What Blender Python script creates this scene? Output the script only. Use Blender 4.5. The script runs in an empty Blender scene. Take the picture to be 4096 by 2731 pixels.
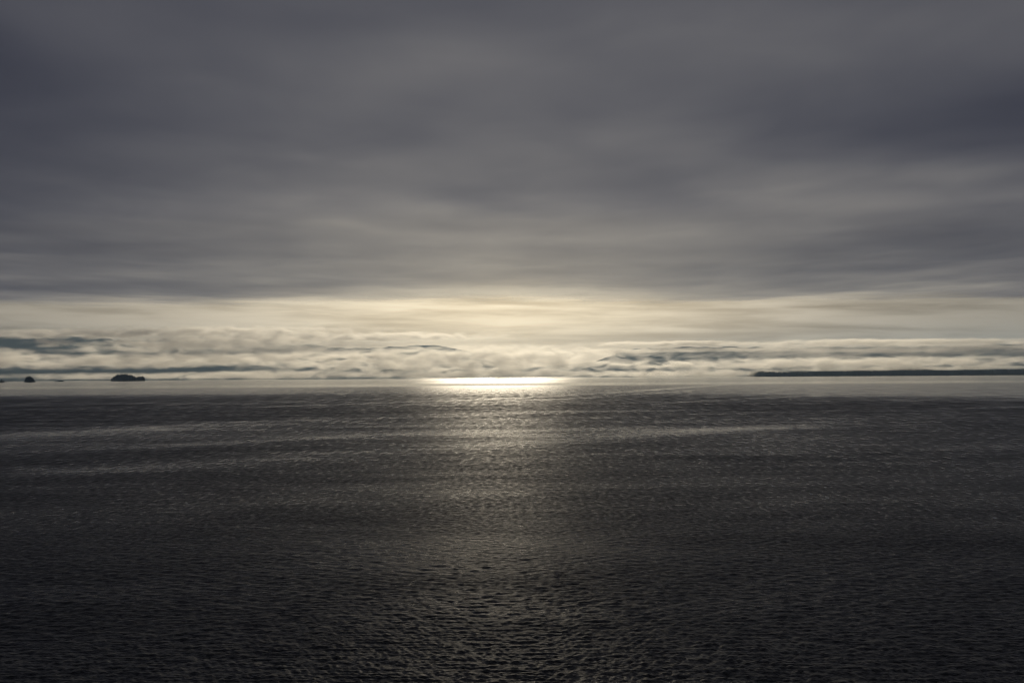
import bpy, bmesh, math, random
import numpy as np
from mathutils import Matrix, Vector

random.seed(7)
rng = np.random.default_rng(7)
SC = bpy.context.scene
COL = SC.collection
R = math.radians

# ------------------------------------------------------------------ camera
H = 22.0                                   # eye height on the ship's rail, metres
F = 4392.0                                 # focal length in pixels of the 4096 px photograph
YH = 1502.0                                # true horizon row at the middle of the photograph
SLOPE = -0.0062                            # the photograph leans by a third of a degree
cam_d = bpy.data.cameras.new('camera')
cam = bpy.data.objects.new('camera', cam_d)
COL.objects.link(cam)
cam_d.sensor_width = 36.0
cam_d.lens = 36.0 * F / 4096.0
cam_d.clip_start = 0.5
cam_d.clip_end = 120000.0
cam.matrix_world = (Matrix.Translation((0, 0, H)) @ Matrix.Rotation(R(90) + math.atan((YH - 1365.5) / F), 4, 'X')
                    @ Matrix.Rotation(math.atan(SLOPE), 4, 'Z'))
SC.camera = cam

# ------------------------------------------------------------------ render settings
SC.render.engine = 'CYCLES'
cy = SC.cycles
cy.max_bounces = 14
cy.diffuse_bounces = 3
cy.glossy_bounces = 3
cy.transmission_bounces = 6
cy.volume_bounces = 10
cy.transparent_max_bounces = 24
cy.caustics_reflective = False
cy.caustics_refractive = False
cy.sample_clamp_indirect = 4.0
cy.use_denoising = True
cy.denoiser='OPENIMAGEDENOISE'
cy.denoising_input_passes='RGB_ALBEDO_NORMAL'
cy.denoising_prefilter='ACCURATE'
cy.filter_width = 1.2
cy.sample_clamp_direct = 6.0
cy.volume_step_rate = 1.0
cy.volume_max_steps = 256
vs = SC.view_settings
vs.view_transform = 'Standard'
vs.look = 'None'
vs.gamma = 1.0
vs.exposure = 0.0
vs.use_curve_mapping = False

# ------------------------------------------------------------------ sun
SUN_EL, SUN_AZ = 11.0, -0.9                 # degrees; azimuth from +Y, to the right
sun_d = bpy.data.lights.new('sun', 'SUN')
sun_d.energy = 2.8
sun_d.angle = R(7.0)
sun_d.color = (1.0, 0.86, 0.64)
sun = bpy.data.objects.new('sun', sun_d)
COL.objects.link(sun)
sdir = Vector((math.sin(R(SUN_AZ)) * math.cos(R(SUN_EL)), math.cos(R(SUN_AZ)) * math.cos(R(SUN_EL)), math.sin(R(SUN_EL))))
sun.rotation_euler = sdir.to_track_quat('Z', 'Y').to_euler()


# ------------------------------------------------------------------ node helpers
class NT:
    def __init__(self, tree):
        self.t = tree
        tree.nodes.clear()

    def n(self, kind, **kw):
        nd = self.t.nodes.new(kind)
        for k, v in kw.items():
            setattr(nd, k, v)
        return nd

    def put(self, sock, v):
        if isinstance(v, bpy.types.NodeSocket):
            self.t.links.new(v, sock)
        elif v is not None:
            sock.default_value = v

    def m(self, op, a, b=None, c=None, clamp=False):
        nd = self.n('ShaderNodeMath', operation=op, use_clamp=clamp)
        self.put(nd.inputs[0], a)
        if b is not None: self.put(nd.inputs[1], b)
        if c is not None: self.put(nd.inputs[2], c)
        return nd.outputs[0]

    def vm(self, op, a, b=None):
        nd = self.n('ShaderNodeVectorMath', operation=op)
        self.put(nd.inputs[0], a)
        if b is not None: self.put(nd.inputs[1], b)
        return nd.outputs['Value'] if op in ('LENGTH', 'DOT_PRODUCT', 'DISTANCE') else nd.outputs['Vector']

    def noise(self, vec, scale, detail=4.0, rough=0.5, dist=0.0):
        nd = self.n('ShaderNodeTexNoise')
        self.put(nd.inputs['Vector'], vec)
        nd.inputs['Scale'].default_value = scale
        nd.inputs['Detail'].default_value = detail
        nd.inputs['Roughness'].default_value = rough
        nd.inputs['Distortion'].default_value = dist
        return nd.outputs['Fac']

    def mixc(self, f, a, b, blend='MIX'):
        nd = self.n('ShaderNodeMix', data_type='RGBA', blend_type=blend)
        self.put(nd.inputs[0], f)
        self.put(nd.inputs[6], a)
        self.put(nd.inputs[7], b)
        return nd.outputs[2]

    def smooth(self, v, lo, hi, a=0.0, b=1.0):
        nd = self.n('ShaderNodeMapRange', interpolation_type='SMOOTHSTEP')
        self.put(nd.inputs['Value'], v)
        nd.inputs['From Min'].default_value = lo
        nd.inputs['From Max'].default_value = hi
        nd.inputs['To Min'].default_value = a
        nd.inputs['To Max'].default_value = b
        return nd.outputs['Result']

    def xyz(self, x, y, z):
        nd = self.n('ShaderNodeCombineXYZ')
        for i, v in enumerate((x, y, z)):
            self.put(nd.inputs[i], v)
        return nd.outputs[0]

    def link(self, a, b):
        self.t.links.new(a, b)


def material(name):
    mt = bpy.data.materials.new(name)
    mt.use_nodes = True
    nt = NT(mt.node_tree)
    out = nt.n('ShaderNodeOutputMaterial')
    return mt, nt, out


# ------------------------------------------------------------------ world: bright thin cloud beyond the grey deck
world = bpy.data.worlds.new('World')
SC.world = world
world.use_nodes = True
w = NT(world.node_tree)
wout = w.n('ShaderNodeOutputWorld')
d = w.n('ShaderNodeTexCoord').outputs['Generated']
sep = w.n('ShaderNodeSeparateXYZ'); w.link(d, sep.inputs[0])
dx, dy, dz = sep.outputs
az = w.m('ARCTAN2', dx, dy)                                    # radians
el = w.m('ARCSINE', dz)
azd = w.m('SUBTRACT', w.m('MULTIPLY', az, 57.2958), SUN_AZ)
eld = w.m('MULTIPLY', el, 57.2958)
# broad glow round the hidden sun
ga = w.m('POWER', w.m('DIVIDE', azd, 15.0), 2.0)
ge = w.m('POWER', w.m('DIVIDE', w.m('SUBTRACT', eld, 3.6), 7.0), 2.0)
glow = w.m('EXPONENT', w.m('MULTIPLY', w.m('ADD', ga, ge), -1.0))
# layered streaks of stratus, long across the view
sv = w.xyz(w.m('MULTIPLY', az, 3.2), w.m('ADD', w.m('MULTIPLY', el, 62.0), w.m('MULTIPLY', az, 1.2)), w.m('ABSOLUTE', az))
s1 = w.noise(sv, 1.0, 5.0, 0.5, 0.3)
sv2 = w.xyz(w.m('MULTIPLY', az, 14.0), w.m('MULTIPLY', el, 130.0), 3.7)
s2 = w.noise(sv2, 1.0, 5.0, 0.55, 0.4)
st = w.m('ADD', w.m('MULTIPLY', s1, 0.7), w.m('MULTIPLY', s2, 0.3))
streak = w.smooth(st, 0.36, 0.62, 0.56, 1.2)
lum = w.m('ADD', w.m('MULTIPLY', glow, 0.68), 0.35)
lum = w.m('MULTIPLY', lum, streak)
warm = w.mixc(glow, (1.0, 0.93, 0.79, 1), (1.0, 0.92, 0.71, 1))
sky_cloud = w.vm('SCALE', warm)
nd = sky_cloud.node; w.put(nd.inputs['Scale'], lum)
sk = w.n('ShaderNodeTexSky', sky_type='NISHITA', sun_disc=False)
sk.sun_elevation = R(SUN_EL); sk.sun_rotation = R(SUN_AZ)
sk.air_density = 1.0; sk.dust_density = 1.5
bg1 = w.n('ShaderNodeBackground'); w.link(sk.outputs[0], bg1.inputs[0]); bg1.inputs[1].default_value = 0.05
bg2 = w.n('ShaderNodeBackground'); w.link(sky_cloud, bg2.inputs[0]); bg2.inputs[1].default_value = 1.0
mx = w.n('ShaderNodeMixShader'); mx.inputs[0].default_value = 0.9
w.link(bg1.outputs[0], mx.inputs[1]); w.link(bg2.outputs[0], mx.inputs[2])
w.link(mx.outputs[0], wout.inputs[0])
world.cycles.sampling_method = 'NONE'


# ------------------------------------------------------------------ object helpers
def tag(o, label=None, cat=None, group=None, kind=None):
    for k, v in (('label', label), ('category', cat), ('group', group), ('kind', kind)):
        if v:
            o[k] = v
    return o


def mesh_obj(name, verts, faces, mat, parent=None, smooth=True):
    me = bpy.data.meshes.new(name)
    verts = np.asarray(verts, np.float32)
    faces = np.asarray(faces, np.int32)
    k = faces.shape[1]
    me.vertices.add(len(verts)); me.vertices.foreach_set('co', verts.ravel())
    me.loops.add(faces.size); me.loops.foreach_set('vertex_index', faces.ravel())
    me.polygons.add(len(faces))
    me.polygons.foreach_set('loop_start', np.arange(0, faces.size, k, dtype=np.int32))
    me.polygons.foreach_set('loop_total', np.full(len(faces), k, np.int32))
    me.polygons.foreach_set('use_smooth', np.full(len(faces), smooth, bool))
    me.update(calc_edges=True)
    me.validate()
    me.materials.append(mat)
    o = bpy.data.objects.new(name, me)
    COL.objects.link(o)
    o.parent = parent
    return o


def attr(o, name, vals):
    a = o.data.attributes.new(name, 'FLOAT', 'POINT')
    a.data.foreach_set('value', np.asarray(vals, np.float32).ravel())


def empty(name, loc):
    o = bpy.data.objects.new(name, None)
    o.location = loc
    o.empty_display_size = 5
    COL.objects.link(o)
    return o


def grid_faces(nr, nc):
    i = np.arange(nr - 1)[:, None] * nc + np.arange(nc - 1)[None, :]
    i = i.ravel()
    return np.stack([i, i + 1, i + nc + 1, i + nc], 1)


def at(px, py, dist):
    """point of the place behind a spot of the photograph, given its distance"""
    yh = YH + SLOPE * (px - 2048)
    return ((px - 2048) / F * dist, dist, H + (yh - py) / F * dist)


# value noise in numpy
_T = rng.random((256, 256)).astype(np.float32)


def vnoise(x, y):
    xi = np.floor(x).astype(np.int64); yi = np.floor(y).astype(np.int64)
    fx = x - xi; fy = y - yi
    fx = fx * fx * fx * (fx * (fx * 6 - 15) + 10); fy = fy * fy * fy * (fy * (fy * 6 - 15) + 10)
    a = _T[xi & 255, yi & 255]; b = _T[(xi + 1) & 255, yi & 255]
    c = _T[xi & 255, (yi + 1) & 255]; e = _T[(xi + 1) & 255, (yi + 1) & 255]
    return (a * (1 - fx) + b * fx) * (1 - fy) + (c * (1 - fx) + e * fx) * fy


def fbm(x, y, octv=5, gain=0.5):
    s = 0.0; a = 1.0; t = 0.0
    for k in range(octv):
        s = s + a * vnoise(x * 2 ** k + 17.3 * k, y * 2 ** k + 9.1 * k)
        t += a; a *= gain
    return s / t                                    # 0..1, mean .5


def sstep(v, a, b):
    t = np.clip((v - a) / (b - a), 0, 1)
    return t * t * (3 - 2 * t)


# ------------------------------------------------------------------ sea
def sea_material():
    mt, n, out = material('sea_water')
    p = n.n('ShaderNodeBsdfPrincipled')
    p.inputs['Base Color'].default_value = (0.0015, 0.0025, 0.0035, 1)
    p.inputs['IOR'].default_value = 1.333
    ra = n.n('ShaderNodeAttribute', attribute_name='rough').outputs['Fac']
    ba = n.n('ShaderNodeAttribute', attribute_name='ripple').outputs['Fac']

    pos = n.n('ShaderNodeNewGeometry').outputs['Position']
    patch = n.noise(n.vm('MULTIPLY', pos, (1 / 60., 1 / 25., 1.0)), 1.0, 9.0, 0.72, 0.3)
    rgh = n.m('MULTIPLY', ra, n.smooth(patch, 0.25, 0.75, 0.7, 1.2))
    # gusty cat's-paws: the ruffled flecks that can still be told apart grow longer with distance
    dist = n.vm('LENGTH', pos)
    fleck = 1.0
    for lo, hi, lx, ly in ((100, 210, 0.75, 0.9), (170, 330, 1.15, 2.8), (270, 560, 1.9, 8.0), (460, 960, 3.4, 24.0), (800, 2000, 6.5, 85.0)):
        win = n.m('MULTIPLY', n.smooth(dist, lo * 0.8, lo * 1.2), n.smooth(dist, hi * 0.8, hi * 1.2, 1.0, 0.0))
        gn = n.noise(n.vm('MULTIPLY', pos, (1 / lx, 1 / ly, 1.0)), 1.0, 2.0, 0.6, 0.0)
        fleck = n.m('ADD', fleck, n.m('MULTIPLY', n.m('SUBTRACT', gn, 0.5), n.m('MULTIPLY', win, 1.7)))
    fleck = n.m('MINIMUM', n.m('MAXIMUM', fleck, 0.35), 1.8)
    n.put(p.inputs['Roughness'], n.m('MULTIPLY', rgh, fleck))
    v1 = n.vm('MULTIPLY', pos, (0.75, 1.8, 1.0))
    n1 = n.noise(v1, 4.0, 3.0, 0.5, 0.2)
    v2 = n.vm('MULTIPLY', pos, (0.7, 1.9, 1.0))
    n2 = n.noise(v2, 0.85, 3.0, 0.55, 0.3)
    hgt = n.m('ADD', n.m('MULTIPLY', n1, 0.07), n.m('MULTIPLY', n2, 0.17))
    hgt = n.m('MULTIPLY', hgt, n.n('ShaderNodeAttribute', attribute_name='chop').outputs['Fac'])
    n3 = n.noise(n.vm('MULTIPLY', pos, (0.06, 0.022, 1.0)), 1.0, 6.0, 0.6, 0.2)
    hgt = n.m('ADD', hgt, n.m('MULTIPLY', n.m('MULTIPLY', n3, 5.0), n.n('ShaderNodeAttribute', attribute_name='gusts').outputs['Fac']))
    b = n.n('ShaderNodeBump')
    n.put(b.inputs['Height'], hgt)
    n.put(b.inputs['Strength'], n.m('MULTIPLY', ba, n.m('MINIMUM', fleck, 1.0)))
    b.inputs['Distance'].default_value = 1.0
    b.inputs['Filter Width'].default_value = 0.015
    n.link(b.outputs[0], p.inputs['Normal'])
    n.link(p.outputs[0], out.inputs['Surface'])
    return mt


def build_sea():
    # polar sheet round the ship: fine where waves can be told apart, coarse towards the horizon
    fan = np.linspace(R(-31), R(31), 1180)
    rest = np.linspace(R(31), R(329), 62)[1:-1]
    ang = np.concatenate([fan, rest])
    r = [14.0, 20, 27, 35, 43, 50, 56]
    inv = np.linspace(1 / 60.0, 1 / 2500.0, 760)
    r += list(1 / inv)
    r += list(np.geomspace(2600, 60000, 70))
    r = np.array(r)
    RR, AA = np.meshgrid(r, ang, indexing='ij')
    X = RR * np.sin(AA); Y = RR * np.cos(AA)
    fwd = np.abs((AA + np.pi) % (2 * np.pi) - np.pi) < R(31.01)
    dr = np.gradient(r)[:, None]
    spacing = np.maximum(dr * np.ones_like(RR), RR * R(62) / 1180)
    spacing = np.where(fwd, spacing, 40.0)
    Z = np.zeros_like(X)
    g = np.random.default_rng(3)
    comps = []
    for k in range(64):
        lam = float(np.exp(g.uniform(np.log(0.32), np.log(2.8))))
        main = R(24) if g.random() < 0.62 else R(-30)          # two crossing wind seas running towards the ship
        th = main + g.normal(0, R(17)) + (g.normal(0, R(22)) if lam < 1.4 else 0)
        slope = 0.057 * min(1.0, (0.8 / lam) ** 1.0)
        comps.append((lam, th, slope * lam / (2 * np.pi), g.uniform(0, 6.283)))
    lost = np.zeros_like(X)
    for lam, th, amp, ph in comps:
        k = 2 * np.pi / lam
        keep = sstep(lam / spacing, 2.2, 4.0)
        lost += (1 - keep ** 2) * (amp * k) ** 2 / 2
        rows = np.where(keep.max(axis=1) > 0)[0]
        if len(rows) == 0: continue
        e = rows[-1] + 1
        arg = k * (X[:e] * np.sin(th) + Y[:e] * np.cos(th)) + ph
        s = np.sin(arg)
        Z[:e] += keep[:e] * amp * (s + 0.25 * np.cos(2 * arg))
    # slicks and wind lanes: long streaks that lie slightly askew to the view
    c, s = math.cos(R(5)), math.sin(R(5))
    U = X * c + Y * s; V = -X * s + Y * c
    warp = (fbm(U / 900 + 5, V / 400, 3) - 0.5) * 160
    lane = fbm(U / 1500 + 3.1, (V + warp) / 240 + 8.2, 6, 0.58)
    lane2 = fbm(U / 5200 + 1.7, (V + warp) / 1500 + 2.2, 5, 0.55)
    lane3 = fbm(U / 4500 + 6.1, (V + warp) / (120 + 0.16 * RR) + 4.4, 4, 0.5)
    # far lanes: a breeze line, a slick, a second breeze line, then calm under the fog
    YW = Y * (1 + 0.24 * (lane2 - 0.5)) + 0.12 * Y * (lane3 - 0.5)
    gust = np.exp(-((X + 45) / (150 + 0.07 * RR)) ** 2)
    breeze = 0.10 + (0.08 + 0.34 * gust) * sstep(YW, 2350, 2050) - 0.055 * sstep(YW, 2250, 2450) * sstep(YW, 3100, 2750) + (0.02 + 0.16 * gust) * sstep(YW, 3000, 3400) * sstep(YW, 8000, 6500) - 0.05 * sstep(YW, 6500, 9000)
    calm = sstep(lane, 0.47, 0.66)
    far = sstep(Y + (lane2 - 0.5) * 700 + 1.1 * np.clip(X, 0, 500), 950, 1550)            # beyond this the wind has dropped
    wind = (1 - far) * (1 - 0.35 * calm) + far * breeze
    raggy = fbm(U / 160 + 2.2, V / 22 + 5.1, 5, 0.6)
    raggy2 = fbm(U / 420 + 7.7, V / 60 + 1.9, 4, 0.6)
    # wakes of earlier ships: narrow smooth curves
    def wake(pts, width, gain):
        nonlocal wind
        P = np.array([at(px, py, H * F / (py - (YH + SLOPE * (px - 2048))))[:2] for px, py in pts])
        best = np.full(X.shape, 1e9)
        for a, b in zip(P[:-1], P[1:]):
            ab = b - a
            t = np.clip(((X - a[0]) * ab[0] + (Y - a[1]) * ab[1]) / (ab @ ab), 0, 1)
            best = np.minimum(best, np.hypot(X - a[0] - t * ab[0], Y - a[1] - t * ab[1]) / (width * (0.5 + RR / 1800)))
        best = best * (0.55 + 0.9 * raggy)
        wind = wind * (1 - gain * (0.45 + 1.1 * raggy2) * np.exp(-best ** 2))
    wake([(3490, 1519), (3300, 1524), (2900, 1538), (2500, 1566), (2200, 1585), (1900, 1598), (1500, 1612), (1000, 1628)], 10, 0.6)
    wake([(2760, 1562), (2350, 1590), (2000, 1606), (1650, 1614)], 7, 0.5)
    wake([(2720, 1630), (2600, 1617), (2850, 1600), (3300, 1580)], 9, 0.5)
    wake([(-300, 1764), (0, 1748), (400, 1728), (900, 1692), (1500, 1672), (2048, 1652), (2600, 1640)], 38, 0.5)
    wake([(300, 1885), (900, 1845), (1300, 1812), (1700, 1790), (2100, 1772), (2500, 1745), (2900, 1715), (3400, 1690)], 26, 0.45)
    wake([(-200, 1812), (600, 1786), (1100, 1760), (1500, 1740), (2100, 1722), (2600, 1706)], 18, 0.4)
    wake([(1900, 1680), (2400, 1668), (3000, 1650), (3600, 1640), (4200, 1622)], 25, 0.4)
    wake([(1850, 1752), (2300, 1742), (2700, 1726), (3100, 1708)], 30, 0.28)
    wake([(1050, 1768), (1450, 1760), (1900, 1752)], 24, -0.30)
    bumped = sstep(RR, 2600, 800)
    sig2 = (0.03 * wind) ** 2 + (0.25 * lost * bumped + 0.016 * (1 - bumped)) * wind ** 2
    sig2 = np.where(fwd, sig2, 0.11 ** 2)
    Z *= (0.55 + 0.45 * wind)
    alpha = np.sqrt(2 * sig2)
    rough = np.clip(np.sqrt(alpha), 0.08, 0.7)
    ripple = np.clip(wind * bumped, 0, 1)
    nr, nc = X.shape
    V3 = np.stack([X, Y, Z], -1).reshape(-1, 3)
    idx = np.arange(nr * nc).reshape(nr, nc)
    nxt = np.roll(idx, -1, axis=1)
    faces = np.stack([idx[:-1], idx[1:], nxt[1:], nxt[:-1]], -1).reshape(-1, 4)
    # cap the middle under the ship with a quad-ish fan (degenerate-free: ring to inner ring)
    inner = np.stack([X[0] * 0.02, Y[0] * 0.02, Z[0] * 0], -1)
    V3 = np.concatenate([V3, inner])
    ii = nr * nc + np.arange(nc)
    faces = np.concatenate([faces, np.stack([ii, idx[0], nxt[0], np.roll(ii, -1)], -1)])
    o = mesh_obj('sea', V3, faces[:, ::-1], sea_material())
    pad = np.full(nc, 0.4)
    attr(o, 'rough', np.concatenate([rough.ravel(), pad]))
    attr(o, 'gusts', np.concatenate([sstep(RR, 280, 800).ravel(), np.zeros(nc)]))
    attr(o, 'chop', np.concatenate([(1.05 + 0.8 * sstep(RR, 480, 130)).ravel(), np.ones(nc)]))
    attr(o, 'ripple', np.concatenate([ripple.ravel(), pad]))
    tag(o, 'dark rippled sea with bright smooth lanes towards the horizon', None, None, 'structure')
    return o


build_sea()

# ------------------------------------------------------------------ cloud deck
DECK = 870.0


def deck_material():
    mt, n, out = material('stratus_cloud')
    tau = n.n('ShaderNodeAttribute', attribute_name='thickness').outputs['Fac']
    cov = n.n('ShaderNodeAttribute', attribute_name='cover').outputs['Fac']
    pos = n.n('ShaderNodeNewGeometry').outputs['Position']
    nz = n.noise(n.vm('MULTIPLY', pos, (1 / 500., 1 / 720., 1 / 500.)), 1.0, 4.0, 0.45, 0.4)
    t = n.m('ADD', tau, n.m('MULTIPLY', n.m('SUBTRACT', nz, 0.5), 0.5))
    t = n.m('MAXIMUM', t, 0.02)
    def ch(k):
        return n.m('EXPONENT', n.m('MULTIPLY', t, -k))
    comb = n.n('ShaderNodeCombineColor')
    for i, k in enumerate((1.12, 1.05, 0.81)):
        n.put(comb.inputs[i], ch(k))
    tr = n.n('ShaderNodeBsdfTranslucent'); n.link(comb.outputs[0], tr.inputs[0])
    tp = n.n('ShaderNodeBsdfTransparent')
    fine = n.noise(n.vm('MULTIPLY', pos, (1 / 1300., 1 / 1500., 1 / 300.)), 1.0, 5.0, 0.55, 0.3)
    part = n.m('MULTIPLY', cov, n.m('SUBTRACT', 1.0, cov))
    a = n.smooth(n.m('ADD', cov, n.m('MULTIPLY', n.m('MULTIPLY', n.m('SUBTRACT', fine, 0.5), part), 5.0)), 0.0, 0.95)
    # where the sheet is thin a little direct sun comes through
    a = n.m('MULTIPLY', a, n.m('SUBTRACT', 1.0, n.n('ShaderNodeAttribute', attribute_name='thin').outputs['Fac']))
    mx = n.n('ShaderNodeMixShader')
    n.put(mx.inputs[0], a)
    n.link(tp.outputs[0], mx.inputs[1]); n.link(tr.outputs[0], mx.inputs[2])
    n.link(mx.outputs[0], out.inputs['Surface'])
    return mt


def build_deck():
    xs = np.linspace(-13000, 13000, 280)
    ys = np.concatenate([np.linspace(-7000, -400, 30), np.linspace(-300, 16000, 260)])
    X, Y = np.meshgrid(xs, ys)
    big = fbm(X / 2300 + 4.2, Y / 3000 + 1.3, 5, 0.5)
    small = fbm(X / 700 + 9.2, Y / 1000 + 7.3, 4, 0.5)
    edge = 12800 + (fbm(X / 2600 + 2, 0 * Y + 3.3, 4) - 0.5) * 700
    edge += (fbm(X / 900 + 8.8, Y / 5000 + 1.1, 4, 0.55) - 0.5) * 1500
    cover = sstep(edge - Y, -2300, 2300)
    rim = sstep(np.abs(X), 13000, 11500) * sstep(Y, -7000, -5500)
    cover = cover * rim
    P, Q = X * 750 / DECK, Y * 750 / DECK
    tau = 1.60 + (big - 0.5) * 1.1 + (small - 0.5) * 0.3
    # the sheet thins towards its far rim, most of all below the sun
    wx = 900 + 1700 * sstep(Q, 1000, 8000)
    tau -= 0.40 * sstep(Q, 2200, 9000)
    tau -= 0.60 * np.exp(-(P / wx) ** 2)
    tau -= 0.62 * sstep(Q, 6800, 11500)
    tau -= 0.42 * np.exp(-(P / 3000) ** 2) * sstep(Q, 3800, 11000)
    tau += 0.6 * sstep(Q, 2300, 600)
    for (cx, cy_, wx_, wy_, amt) in ((-1400, 2800, 600, 800, 0.36), (1450, 3250, 650, 520, 0.40), (-1000, 4750, 1300, 380, -0.24),
                                     (-90, 2560, 260, 260, -0.20), (140, 5800, 700, 330, -0.28), (1250, 2350, 900, 260, -0.12),
                                     (1700, 4700, 900, 500, -0.16), (2300, 6000, 500, 700, 0.30), (-1500, 6300, 1400, 500, 0.22), (-800, 8700, 5200, 520, 0.24), (1800, 7700, 1600, 480, 0.20)):
        tau += 1.1 * amt * np.exp(-((P - cx) / wx_) ** 2 - ((Q - cy_) / wy_) ** 2)
    lumps = (big - 0.5) * 60 + (small - 0.5) * 25
    zb = DECK - lumps
    zb += 60 * (1 - cover)
    zt = DECK + 190 + 0.6 * lumps - 60 * (1 - cover)
    nr, nc = X.shape
    bot = np.stack([X, Y, zb], -1).reshape(-1, 3)
    top = np.stack([X, Y, np.maximum(zt, zb + 8)], -1).reshape(-1, 3)
    f = grid_faces(nr, nc)
    N = nr * nc
    ring = np.concatenate([np.arange(nc), np.arange(1, nr) * nc + nc - 1, (nr - 1) * nc + np.arange(nc - 2, -1, -1), np.arange(nr - 2, 0, -1) * nc])
    nx = np.roll(ring, -1)
    side = np.stack([ring, ring + N, nx + N, nx], 1)
    o = mesh_obj('cloud_deck', np.concatenate([bot, top]), np.concatenate([f[:, ::-1], f + N, side[:, ::-1]]), deck_material())
    attr(o, 'thickness', np.concatenate([tau.ravel(), np.full(N, 0.08)]))
    thin = (0.017 * sstep(Y, 3300, 4800) + 0.19 * sstep(Y, 5400, 6300) + 0.14 * sstep(Y, 6300, 8600)) * np.exp(-(X / 2600) ** 2)
    attr(o, 'thin', np.concatenate([thin.ravel(), thin.ravel()]))
    attr(o, 'cover', np.concatenate([cover.ravel(), cover.ravel()]))
    tag(o, 'grey overcast cloud layer over the sea, brighter at its far edge', None, None, 'structure')


build_deck()


# ------------------------------------------------------------------ hills and land
def land_material(name, c1, c2, scale):
    mt, n, out = material(name)
    p = n.n('ShaderNodeBsdfPrincipled')
    pos = n.n('ShaderNodeNewGeometry').outputs['Position']
    f = n.noise(pos, scale, 6.0, 0.6)
    c = n.mixc(n.smooth(f, 0.35, 0.65), c1, c2)
    n.link(c, p.inputs['Base Color'])
    p.inputs['Roughness'].default_value = 0.95
    p.inputs['Specular IOR Level'].default_value = 0.1
    n.link(p.outputs[0], out.inputs['Surface'])
    return mt


FOREST = land_material('forest', (0.018, 0.028, 0.026, 1), (0.035, 0.046, 0.042, 1), 0.012)
ROCK = land_material('shore_rock', (0.05, 0.05, 0.05, 1), (0.11, 0.105, 0.1, 1), 0.15)
NEEDLES = land_material('conifer_needles', (0.022, 0.036, 0.028, 1), (0.05, 0.065, 0.048, 1), 0.2)


def build_hills():
    D0 = 16000.0
    xs = np.linspace(-13500, 13500, 460)
    ys = np.concatenate([np.linspace(D0, D0 + 2200, 70), np.linspace(D0 + 2400, D0 + 5000, 14)])
    X, Y = np.meshgrid(xs, ys)
    px = 2048 + xs / D0 * F
    # crest height in photograph rows, read along the skyline between the fog layers
    kx = [-1800, -400, 0, 350, 800, 1300, 1700, 1850, 2050, 2400, 2600, 3000, 3400, 3800, 4200, 5900]
    ky = [1320, 1318, 1320, 1326, 1355, 1376, 1366, 1396, 1470, 1440, 1378, 1376, 1372, 1376, 1370, 1350]
    crest = (YH + SLOPE * (px - 2048) - np.interp(px, kx, ky)) / F * (D0 + 1100)
    t = (Y - D0) / 1500.0
    rise = np.where(t < 1, sstep(t, -0.12, 1.0), 1 - 0.5 * sstep(t, 1.0, 3.0))
    shore = -6.0 * np.exp(-t * 30)
    rug = fbm(X / 900, Y / 700, 6, 0.52) - 0.5
    Z = crest[None, :] * rise * (0.92 + 0.55 * rug) + 20 * (fbm(X / 120, Y / 120, 3) - 0.5) * np.clip(t * 3, 0, 1) + 14 + shore
    Z[0] = -4.0
    Z = np.minimum(Z, 690)
    o = mesh_obj('hills', np.stack([X, Y, Z], -1).reshape(-1, 3), grid_faces(*X.shape), FOREST)
    tag(o, 'blue-grey forested hills showing in bands between the fog layers', None, None, 'structure')


build_hills()


# conifers, joined into one far wood per island: each tree has a trunk and three ragged skirts
def conifer(x, y, z, h, r, g, V, Fc):
    b = len(V)
    n = 6
    # trunk
    for k in range(3):
        a = k * 2.094
        V.append((x + 0.05 * r * math.cos(a), y + 0.05 * r * math.sin(a), z - 1.0))
    V.append((x, y, z + h * 0.5))
    for k in range(3):
        Fc.append((b + k, b + (k + 1) % 3, b + 3))
    lean = (g.normal(0, 0.03) * h, g.normal(0, 0.03) * h)
    for (z0, z1, rr) in ((0.10, 0.55, 1.0), (0.34, 0.80, 0.74), (0.60, 1.0, 0.46)):
        b = len(V)
        off = g.uniform(0, 1)
        for k in range(n):
            a = (k + off) * 2 * math.pi / n
            q = r * rr * g.uniform(0.7, 1.15)
            V.append((x + q * math.cos(a) + lean[0] * z0, y + q * math.sin(a) + lean[1] * z0, z + h * (z0 + g.uniform(-0.05, 0.03))))
        V.append((x + lean[0] * z1, y + lean[1] * z1, z + h * z1))
        for k in range(n):
            Fc.append((b + k, b + (k + 1) % n, b + n))


def wood(name, spots, label, cat, g):
    V, Fc = [], []
    for (x, y, z, h, r) in spots:
        conifer(x, y, z, h, r, g, V, Fc)
    o = mesh_obj(name, V, Fc, NEEDLES, None, False)
    tag(o, label, cat, None, 'stuff')
    return o


def islet(px0, px1, water_row, dist, hump, seed, label, depth=0.6, tail=None):
    """rock base; returns centre, half sizes and a height function"""
    g = np.random.default_rng(seed)
    x0 = at(px0, 1500, dist)[0]; x1 = at(px1, 1500, dist)[0]
    cx, hw = (x0 + x1) / 2, (x1 - x0) / 2
    hd = hw * depth
    nu, nv = 44, 14
    V, Fc = [], []
    jit = g.uniform(-0.1, 0.1, nu)
    for j in range(nv + 1):
        rr = 1.0 - j / nv
        for i in range(nu):
            a = 2 * math.pi * i / nu
            q = rr * (1 + jit[i] * 0.8)
            hz = hump * (1 - rr ** 2.2) + (g.uniform(-0.08, 0.08) * hump if 0 < j < nv else 0)
            V.append((hw * q * math.cos(a), hd * q * math.sin(a), hz - (2.0 if j == 0 else 0)))
    for j in range(nv):
        for i in range(nu):
            k = j * nu + i; k2 = j * nu + (i + 1) % nu
            Fc.append((k, k2, k2 + nu, k + nu))
    o = mesh_obj('islet', V, Fc, ROCK)
    o.location = (cx, dist, 0)
    tag(o, label, 'islet', 'islets off the left shore')
    return cx, hw, hd, o


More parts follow.
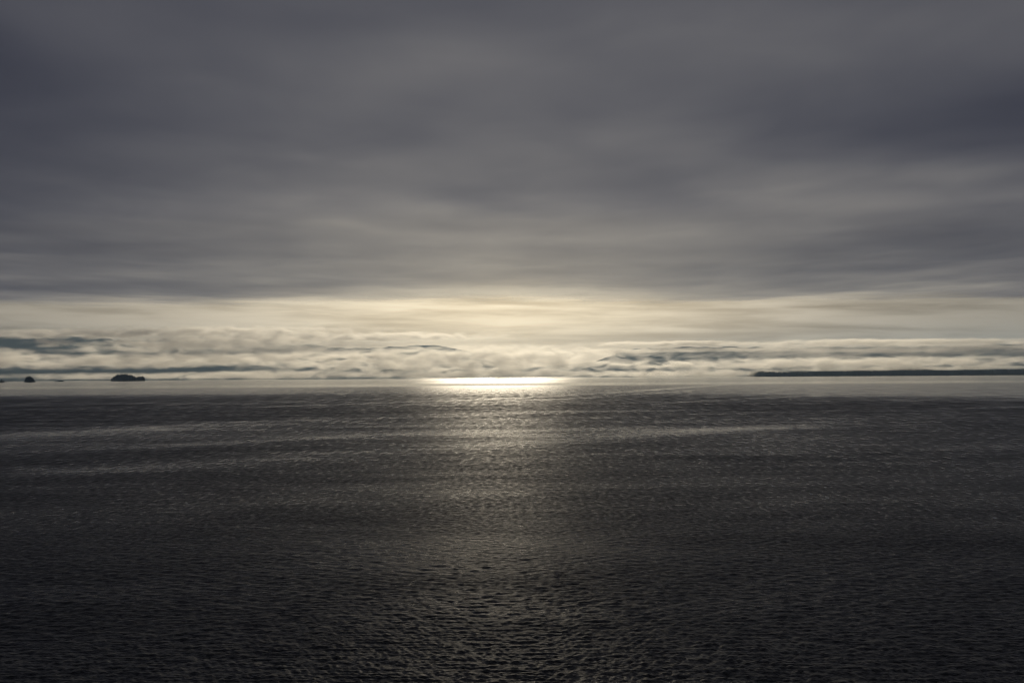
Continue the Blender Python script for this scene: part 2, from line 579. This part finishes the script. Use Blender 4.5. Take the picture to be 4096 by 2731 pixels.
def tree_spots(cx, cy, hw, hd, base, prof, n, g, hmin=0.5):
    """scatter conifers so that their tops follow the outline prof(u), u in -1..1 across the islet"""
    S = []
    for _ in range(n):
        u = g.uniform(-0.97, 0.97)
        v = g.uniform(-1, 1) * math.sqrt(max(0.0, 1 - u * u))
        top = prof(u)
        if top <= 3: continue
        ground = base * (1 - (u * u + v * v) ** 1.1)
        h = max(5.0, (top - ground) * g.uniform(0.72, 1.02) * (1 - 0.25 * v * v))
        S.append((cx + u * hw, cy + v * hd, max(0.4, ground), h, min(6.5, 0.16 * h + g.uniform(1.2, 2.6))))
    return S


def build_islets():
    def dist(px, row):
        return H * F / (row - (YH + SLOPE * (px - 2048)))
    def prof_from(kx, kr, px0, px1, dd, water):
        def f(u):
            px = (px0 + px1) / 2 + u * (px1 - px0) / 2
            return (water - np.interp(px, kx, kr)) / F * dd
        return f
    # edge islet
    g = np.random.default_rng(11)
    dd = dist(10, 1529.5)
    cx, hw, hd, o = islet(-70, 30, 1530, dd, 4, 1, 'dark wooded islet cut off by the left edge of the photo')
    pr = prof_from([-70, -40, -10, 2, 6, 10, 12], [1525, 1508, 1508, 1512, 1519, 1526, 1531], -70, 30, dd, 1530)
    wood('conifer_wood', tree_spots(cx, dd, hw, hd, 4, pr, 130, g), 'trees sloping down to a rock spit at the left edge', 'trees', g)
    # round islet
    dd = dist(120, 1528)
    cx, hw, hd, o = islet(99, 142, 1528, dd, 6, 2, 'small round islet with a dome of dark trees, left of the low flat rock')
    pr = prof_from([99, 101, 104, 108, 114, 122, 128, 132, 135, 137, 141], [1524, 1513, 1509, 1503, 1502, 1502, 1506, 1514, 1522, 1524, 1529], 99, 142, dd, 1528)
    wood('conifer_wood', tree_spots(cx, dd, hw, hd, 6, pr, 190, g), 'dome of dark trees covering the small round islet', 'trees', g)
    # low rock
    dd = dist(240, 1526)
    cx, hw, hd, o = islet(216, 259, 1526, dd, 4.5, 3, 'low flat rock islet with a small clump of scrub on top', 0.5)
    pr = prof_from([216, 234, 236, 240, 248, 252, 255, 259], [1527, 1526, 1522, 1519, 1519, 1521, 1525, 1527], 216, 259, dd, 1526)
    wood('conifer_wood', tree_spots(cx, dd, hw, hd, 3, pr, 70, g), 'small clump of scrub on the low flat rock islet', 'trees', g)
    # long wooded island
    dd = dist(510, 1523.5)
    cx, hw, hd, o = islet(442, 580, 1523.5, dd, 9, 4, 'long wooded islet with a high hump and a lower clump at its right end', 0.4)
    kx = [442, 445, 450, 456, 464, 474, 484, 494, 506, 516, 526, 534, 540, 545, 552, 560, 570, 576, 578, 581]
    kr = [1524, 1518, 1510, 1504, 1497, 1494, 1492, 1493, 1492, 1495, 1497, 1501, 1506, 1508, 1504, 1503, 1503, 1507, 1519, 1525]
    pr = prof_from(kx, kr, 442, 580, dd, 1523.5)
    wood('conifer_wood', tree_spots(cx, dd, hw, hd, 9, pr, 620, g), 'dense dark conifers covering the long two-humped islet', 'trees', g)


build_islets()


def build_headland():
    dd = 9800.0
    g = np.random.default_rng(21)
    px = np.linspace(3052, 4900, 300)
    kx = [3052, 3058, 3070, 3120, 3200, 3400, 3600, 3680, 3730, 3790, 3830, 3900, 4000, 4096, 4300, 4900]
    kr = [1500, 1482, 1480, 1481, 1483, 1480, 1477, 1476, 1470, 1471, 1476, 1477, 1475, 1475, 1470, 1475]
    top = (YH + SLOPE * (px - 2048) - (np.interp(px, kx, kr) + 0.0062 * 0)) / F * dd + H
    x = (px - 2048) / F * dd
    ground = np.clip(top - 15, 3, None) * np.clip((px - 3050) / 14, 0.05, 1)
    v = np.linspace(0, 1, 16)
    X = np.repeat(x[None, :], 16, 0) + (v[:, None] * 40)
    Y = dd + v[:, None] * 900 + 60 * (fbm(x / 300, x * 0 + 4, 4) - 0.5)[None, :]
    Z = ground[None, :] * np.sin(np.clip(v * 1.6, 0, 1.57) )[:, None] + 0.0
    Z[0] = -3; Z[-1] = -3
    Z[1] = np.maximum(Z[1], 2.0)
    o = mesh_obj('headland', np.stack([X, Y, Z], -1).reshape(-1, 3), grid_faces(*X.shape), FOREST)
    tag(o, 'long low dark headland on the right below the fog', None, None, 'structure')
    S = []
    for _ in range(4200):
        i = int(g.integers(0, len(px)))
        t = g.random() ** 1.5 * 0.95
        xx = x[i] + g.uniform(-9, 9) + 40 * t
        gz = ground[i] * math.sin(min(t * 1.6, 1.57))
        h = max(5, min(top[i] - gz, 20) * g.uniform(0.8, 1.0) * (0.8 + 0.4 * float(vnoise(np.float64(xx / 70.0), np.float64(t * 3)))))
        S.append((xx, dd + t * 900 + 8, gz - 1, h, 0.25 * h + g.uniform(4.0, 8.0)))
    wood('conifer_wood', S, 'ragged line of dark conifers along the right-hand headland', 'trees', g)


build_headland()


# ------------------------------------------------------------------ haze
def build_haze():
    mt, n, out = material('haze_air')
    pv = n.n('ShaderNodeVolumePrincipled')
    pv.inputs['Color'].default_value = (0.55, 0.75, 0.97, 1)
    pv.inputs['Density'].default_value = 3.8e-5
    pv.inputs['Anisotropy'].default_value = 0.2
    n.link(pv.outputs[0], out.inputs['Volume'])
    x, y0, y1, z0, z1 = 14500, -900, 21600, -7.5, 715
    V = [(sx * x, yy, zz) for zz in (z0, z1) for (sx, yy) in ((-1, y0), (1, y0), (1, y1), (-1, y1))]
    Fc = [(0, 3, 2, 1), (4, 5, 6, 7), (0, 1, 5, 4), (1, 2, 6, 5), (2, 3, 7, 6), (3, 0, 4, 7)]
    o = mesh_obj('haze', V, Fc, mt, None, False)
    tag(o, 'thin blue haze over the water', None, None, 'stuff')


# ------------------------------------------------------------------ fog banks
def fog_material():
    mt, n, out = material('fog_vapour')
    oc = n.n('ShaderNodeTexCoord').outputs['Object']
    r = n.vm('LENGTH', oc)
    pos = n.n('ShaderNodeNewGeometry').outputs['Position']
    vec = n.vm('MULTIPLY', pos, (1 / 170., 1 / 300., 1 / 52.))
    nz = n.noise(vec, 1.0, 5.0, 0.58, 0.5)
    body = n.m('SUBTRACT', 1.0, r)
    q = n.m('ADD', n.m('MULTIPLY', body, 0.85), n.m('MULTIPLY', n.m('SUBTRACT', nz, 0.53), 2.8))
    q = n.m('MULTIPLY', n.smooth(q, -0.1, 1.0), n.smooth(body, 0.0, 0.5))
    oi = n.n('ShaderNodeObjectInfo').outputs['Alpha']
    dens = n.m('MULTIPLY', n.m('MULTIPLY', q, oi), 0.0072)
    pv = n.n('ShaderNodeVolumePrincipled')
    pv.inputs['Color'].default_value = (0.99, 0.975, 0.94, 1)
    pv.inputs['Anisotropy'].default_value = 0.56
    n.put(pv.inputs['Density'], dens)
    n.link(pv.outputs[0], out.inputs['Volume'])
    mt.cycles.volume_step_rate = 0.35
    return mt


def build_fog():
    mt = fog_material()
    bm = bmesh.new()
    bmesh.ops.create_icosphere(bm, subdivisions=3, radius=1.0)
    me = bpy.data.meshes.new('fog_bank')
    bm.to_mesh(me); bm.free()
    me.materials.append(mt)
    D = 10600.0
    banks = [
        # px, py, half width, half height, tilt rows per 1000 px, distance, label
        (500, 1444, 1250, 32, -4, D, 'broad bright fog bank lying low along the left hills'),
        (1850, 1440, 1050, 62, 0, D, 'tall pale fog mass in the middle under the sun glow'),
        (800, 1374, 640, 36, -28, D + 200, 'fog layer rising to the right across the upper left hills'),
        (600, 1330, 1000, 24, -6, D + 200, 'thin top fog layer capping the left hills'),
        (190, 1368, 120, 20, -10, D - 300, 'small white puff of fog on the dark upper left hillside'),
        (20, 1425, 170, 36, -5, D - 200, 'ragged fog heap at the left edge above the islets'),
        (1050, 1499, 560, 18, -6, D - 300, 'low wisps of fog on the water right of the long islet'),
        (1950, 1497, 800, 17, 0, D - 200, 'low fog on the water in front of the middle bank'),
        (2800, 1494, 560, 18, 0, D - 100, 'low fog bank beside the tip of the right headland'),
        (3350, 1452, 1150, 27, -5, D, 'grey fog bank lying along the right hills above the headland'),
        (2650, 1401, 420, 10, -4, D, 'narrow fog streak left among the right hills'),
        (3600, 1369, 800, 16, -2, D + 200, 'top fog layer capping the right hills'),
        (3620, 1401, 460, 9, 2, D - 100, 'broken thin fog streak across the right hills'),
        (3650, 1474, 650, 10, -6, D - 100, 'torn wisps of fog just over the headland trees'),
    ]
    banks += [
        (1500, 1348, 560, 20, -8, D + 100, 'soft fog cap over the low end of the left hills'),
        (2700, 1374, 420, 12, 0, D + 100, 'soft fog cap over the tip of the right hills'),
        (3020, 1398, 260, 11, 3, D - 200, 'short lump of fog between the dark streaks of the right hills'),
        (3500, 1402, 1100, 36, -3, D - 400, 'thin torn veil of fog drawn over the right hills'),
        (1050, 1392, 700, 60, -8, D - 400, 'thin torn veil of fog drawn over the left hills'),
        (500, 1503, 750, 16, 0, D - 200, 'thin mist on the shore behind the left islets'),
        (3960, 1388, 300, 11, -3, D - 200, 'short lump of fog on the right hills at the right edge'),
    ]
    for px, py, hw, hh, tilt, dd, label in banks:
        c = at(px, py, dd)
        o = bpy.data.objects.new('fog_bank', me)
        COL.objects.link(o)
        o.location = c
        hz = hh / F * dd * 1.3
        o.scale = (hw / F * dd * 1.15, max(220, min(480, hw / F * dd * 0.5)), hz)
        o.rotation_euler = (0, math.atan(tilt / 1000.0), 0)
        o.color = (1, 1, 1, 0.4 if 'thin torn' in label or 'mist' in label else 1.4 if 'cap' in label else 1.0)
        tag(o, label, 'fog bank', 'fog banks along the far shore')


build_haze()
build_fog()
